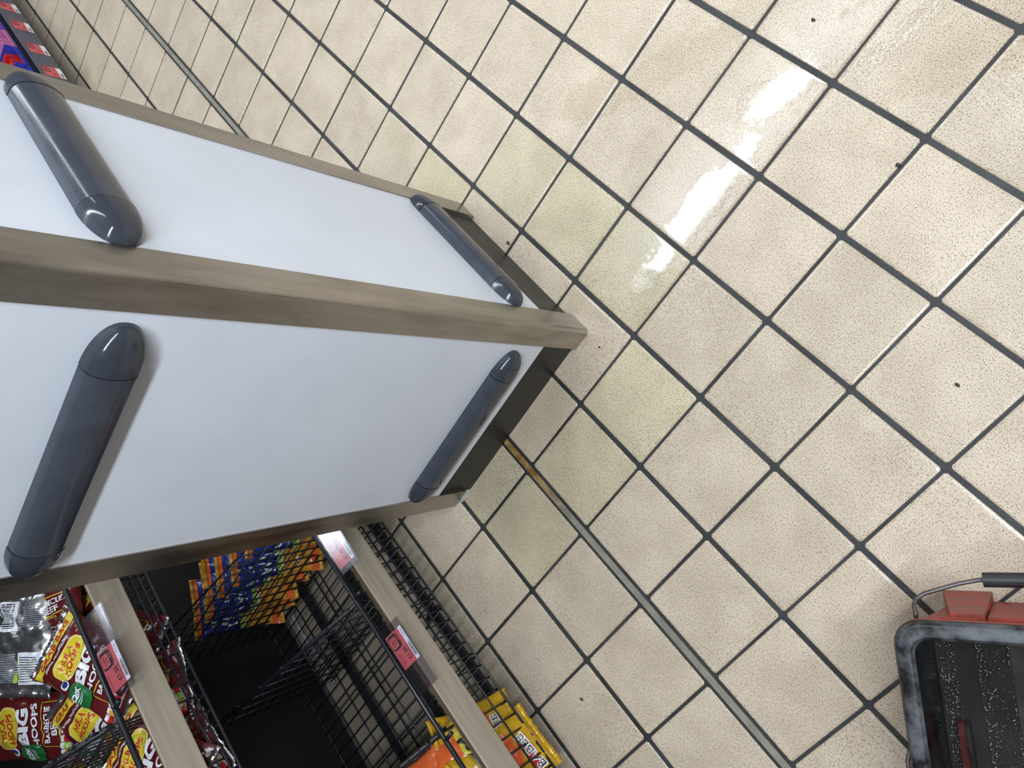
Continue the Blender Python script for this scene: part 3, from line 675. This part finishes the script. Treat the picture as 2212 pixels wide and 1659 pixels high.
# moulded block and foot ledge on the outer wall
m_ = MB()
def bl(a, b, z): return BC+E1*a+E2*b+Vector((0, 0, z))
m_.hexa([bl(.045, .012, .002), bl(.045, .037, .002), bl(.115, .037, .002), bl(.115, .012, .002), bl(.070, .001, .19), bl(.070, .014, .19), bl(.112, .014, .19), bl(.112, .001, .19)])
m_.hexa([bl(.115, .028, .002), bl(.115, .038, .002), bl(.27, .038, .002), bl(.27, .028, .002), bl(.115, .007, .18), bl(.115, .014, .18), bl(.27, .014, .18), bl(.27, .007, .18)])
m_.hexa([bl(.06, .003, .203), bl(.06, .010, .203), bl(.105, .010, .203), bl(.105, .003, .203), bl(.06, .001, .212), bl(.06, .010, .212), bl(.105, .010, .212), bl(.105, .001, .212)])
kb(m_.build('moulded_foot', M_BRED))
M_WATER = mat('dirty_water', (.016, .0155, .014), .045, var=.35, vscale=9, bump=.22, bscale=26, spec=.5)
loft('dirty_water', [rr_loop(.039, .150, .014), rr_loop(.039, .1505, .014)], M_WATER, False, True)
rf = random.Random(11); m_ = MB()
def bubble(a, b, z, r):
    k = 7; n = len(m_.v)
    for i, (t, s) in enumerate(((0, 1), (.45, .85), (.8, .5))):
        for j in range(k): q = 2*math.pi*j/k; m_.v.append(bl(a+math.cos(q)*r*s, b+math.sin(q)*r*s, z+r*t*.7))
    m_.v.append(bl(a, b, z+r*.68)); 
    for i in range(2):
        for j in range(k): c = n+i*k; m_.f.append((c+j, c+(j+1) % k, c+k+(j+1) % k, c+k+j))
    for j in range(k): m_.f.append((n+2*k+j, n+2*k+(j+1) % k, n+3*k))
for k in range(1500):
    t = rf.random(); b = .04+t*.34; w = rf.random()
    lane = rf.choice((0, 0, 1, 1, 2))
    a = (.042+.022*w) if lane == 0 else (.092+.035*w*w) if lane == 1 else (.13+.05*w**3)
    bubble(a, b, .1505, rf.choice((.0009, .0013, .0013, .002, .003)))
o = kb(m_.build('foam', mat('foam_film', (.018, .018, .019), .06, spec=.8), None, True)); o['kind'] = 'stuff'
m_ = MB(); m_.hexa([bl(.132, .03, .140), bl(.132, .40, .140), bl(.27, .40, .140), bl(.27, .03, .140), bl(.133, .035, .1525), bl(.133, .40, .1525), bl(.262, .40, .1525), bl(.262, .035, .1525)])
kb(m_.build('strainer_plate', mat('wet_grey_plate', (.028, .027, .025), .08, var=.4, vscale=16, bump=.25, bscale=20, rvar=.06)))
m_ = MB(); m_.tube([bl(.145+.075*t, .30-.16*t+.012*math.sin(t*7), .153+.004*math.sin(t*3.14)) for t in [i/10 for i in range(11)]], .006, 8)
kb(m_.build('floating_rag', mat('wet_rag', (.09, .088, .085), .2, var=.5, vscale=60), None, True))
# squeegee handle leaning inside
sq = empty('squeegee', bl(.06, .28, .15)); tag(sq, 'red and black squeegee bar resting in the dirty water of the bucket', 'squeegee')
def ks(o): o.parent = sq; o.matrix_parent_inverse = Matrix.Translation(sq.location).inverted(); return o
m_ = MB(); m_.hexa([bl(.055, .165, .152), bl(.050, .42, .152), bl(.070, .42, .152), bl(.066, .165, .152), bl(.056, .168, .163), bl(.052, .42, .163), bl(.068, .42, .163), bl(.065, .168, .163)]); ks(m_.build('bar', mat('dark_red_bar', (.055, .009, .008), .25, var=.5, vscale=50)))
m_ = MB(); m_.hexa([bl(.066, .165, .151), bl(.070, .42, .151), bl(.076, .42, .151), bl(.072, .165, .151), bl(.066, .168, .170), bl(.070, .42, .170), bl(.075, .42, .170), bl(.071, .168, .170)]); ks(m_.build('rubber_blade', M_INNER))
D = Decal().text('T', .5, .5, .5, 1); o = D.build('lettering', mat('print_pink', (.5, .16, .16), .4), lambda x, y, l: bl(.0535+.012*x, .275+.02*y, .1634+l), sq, .0004); ks(o)
# bail handle
hd = [bl(.028, -.004, .205), bl(.026, -.010, .200), bl(.029, -.018, .192), bl(.04, -.025, .186), bl(.085, -.038, .172), bl(.11, -.043, .168), bl(.28, -.045, .165)]
m_ = MB(); m_.tube([bl(.028, .006, .21)]+hd, .0032, 8); h_ = kb(m_.build('handle', mat('dull_wire', (.10, .09, .09), .4, metal=.6, var=.3, vscale=40), None, True))
m_ = MB(); m_.tube([bl(.115, -.0435, .168), bl(.27, -.045, .165)], .0105, 14); g = m_.build('grip', mat('black_grip', (.016, .016, .017), .5, var=.4, vscale=60), None, False); g.parent = h_
m_ = MB(); m_.tube([bl(.01, .19, .20), bl(-.006, .20, .205), bl(-.010, .215, .21), bl(-.008, .235, .212), bl(.006, .248, .215)], .0032, 8); kb(m_.build('wire_loop', MATS['dull_wire'], None, True))
# ------------------------------------------------------------------ crumbs on the tiles
def crumb(label, x, y, r, m, seed):
    rr = random.Random(seed); bm = bmesh.new(); bmesh.ops.create_icosphere(bm, subdivisions=2, radius=r)
    for v in bm.verts: v.co *= rr.uniform(.7, 1.2); v.co.z *= .5; v.co.x *= 1.4
    me = bpy.data.meshes.new('crumb'); bm.to_mesh(me); bm.free(); me.materials.append(m)
    o = bpy.data.objects.new('crumb', me); COL.objects.link(o); o.location = (x, y, r*.4); tag(o, label, 'crumb')

M_RUST = mat('rust_crumb', (.12, .045, .02), .8); M_DK = mat('dark_crumb', (.03, .025, .02), .7)
crumb('rust brown crumb by the kickboard on the upper side of the pillar', -.4075, -.0435, .0045, M_RUST, 1)
crumb('tiny dark speck on the tile right in front of the pillar corner', -.0473, -.0719, .0022, M_DK, 2)
crumb('dark crumb alone on a tile near the right edge', .5134, .3151, .0030, M_DK, 3)
crumb('dark crumb on a pale wet tile near the top edge', -.1082, .6711, .0032, M_DK, 4)
crumb('dark crumb on a grout joint near the right edge', .1927, .5432, .0035, M_DK, 5)
crumb('dark sliver on a tile near the bottom edge beside the rack', .4476, -.6935, .0032, M_DK, 6)
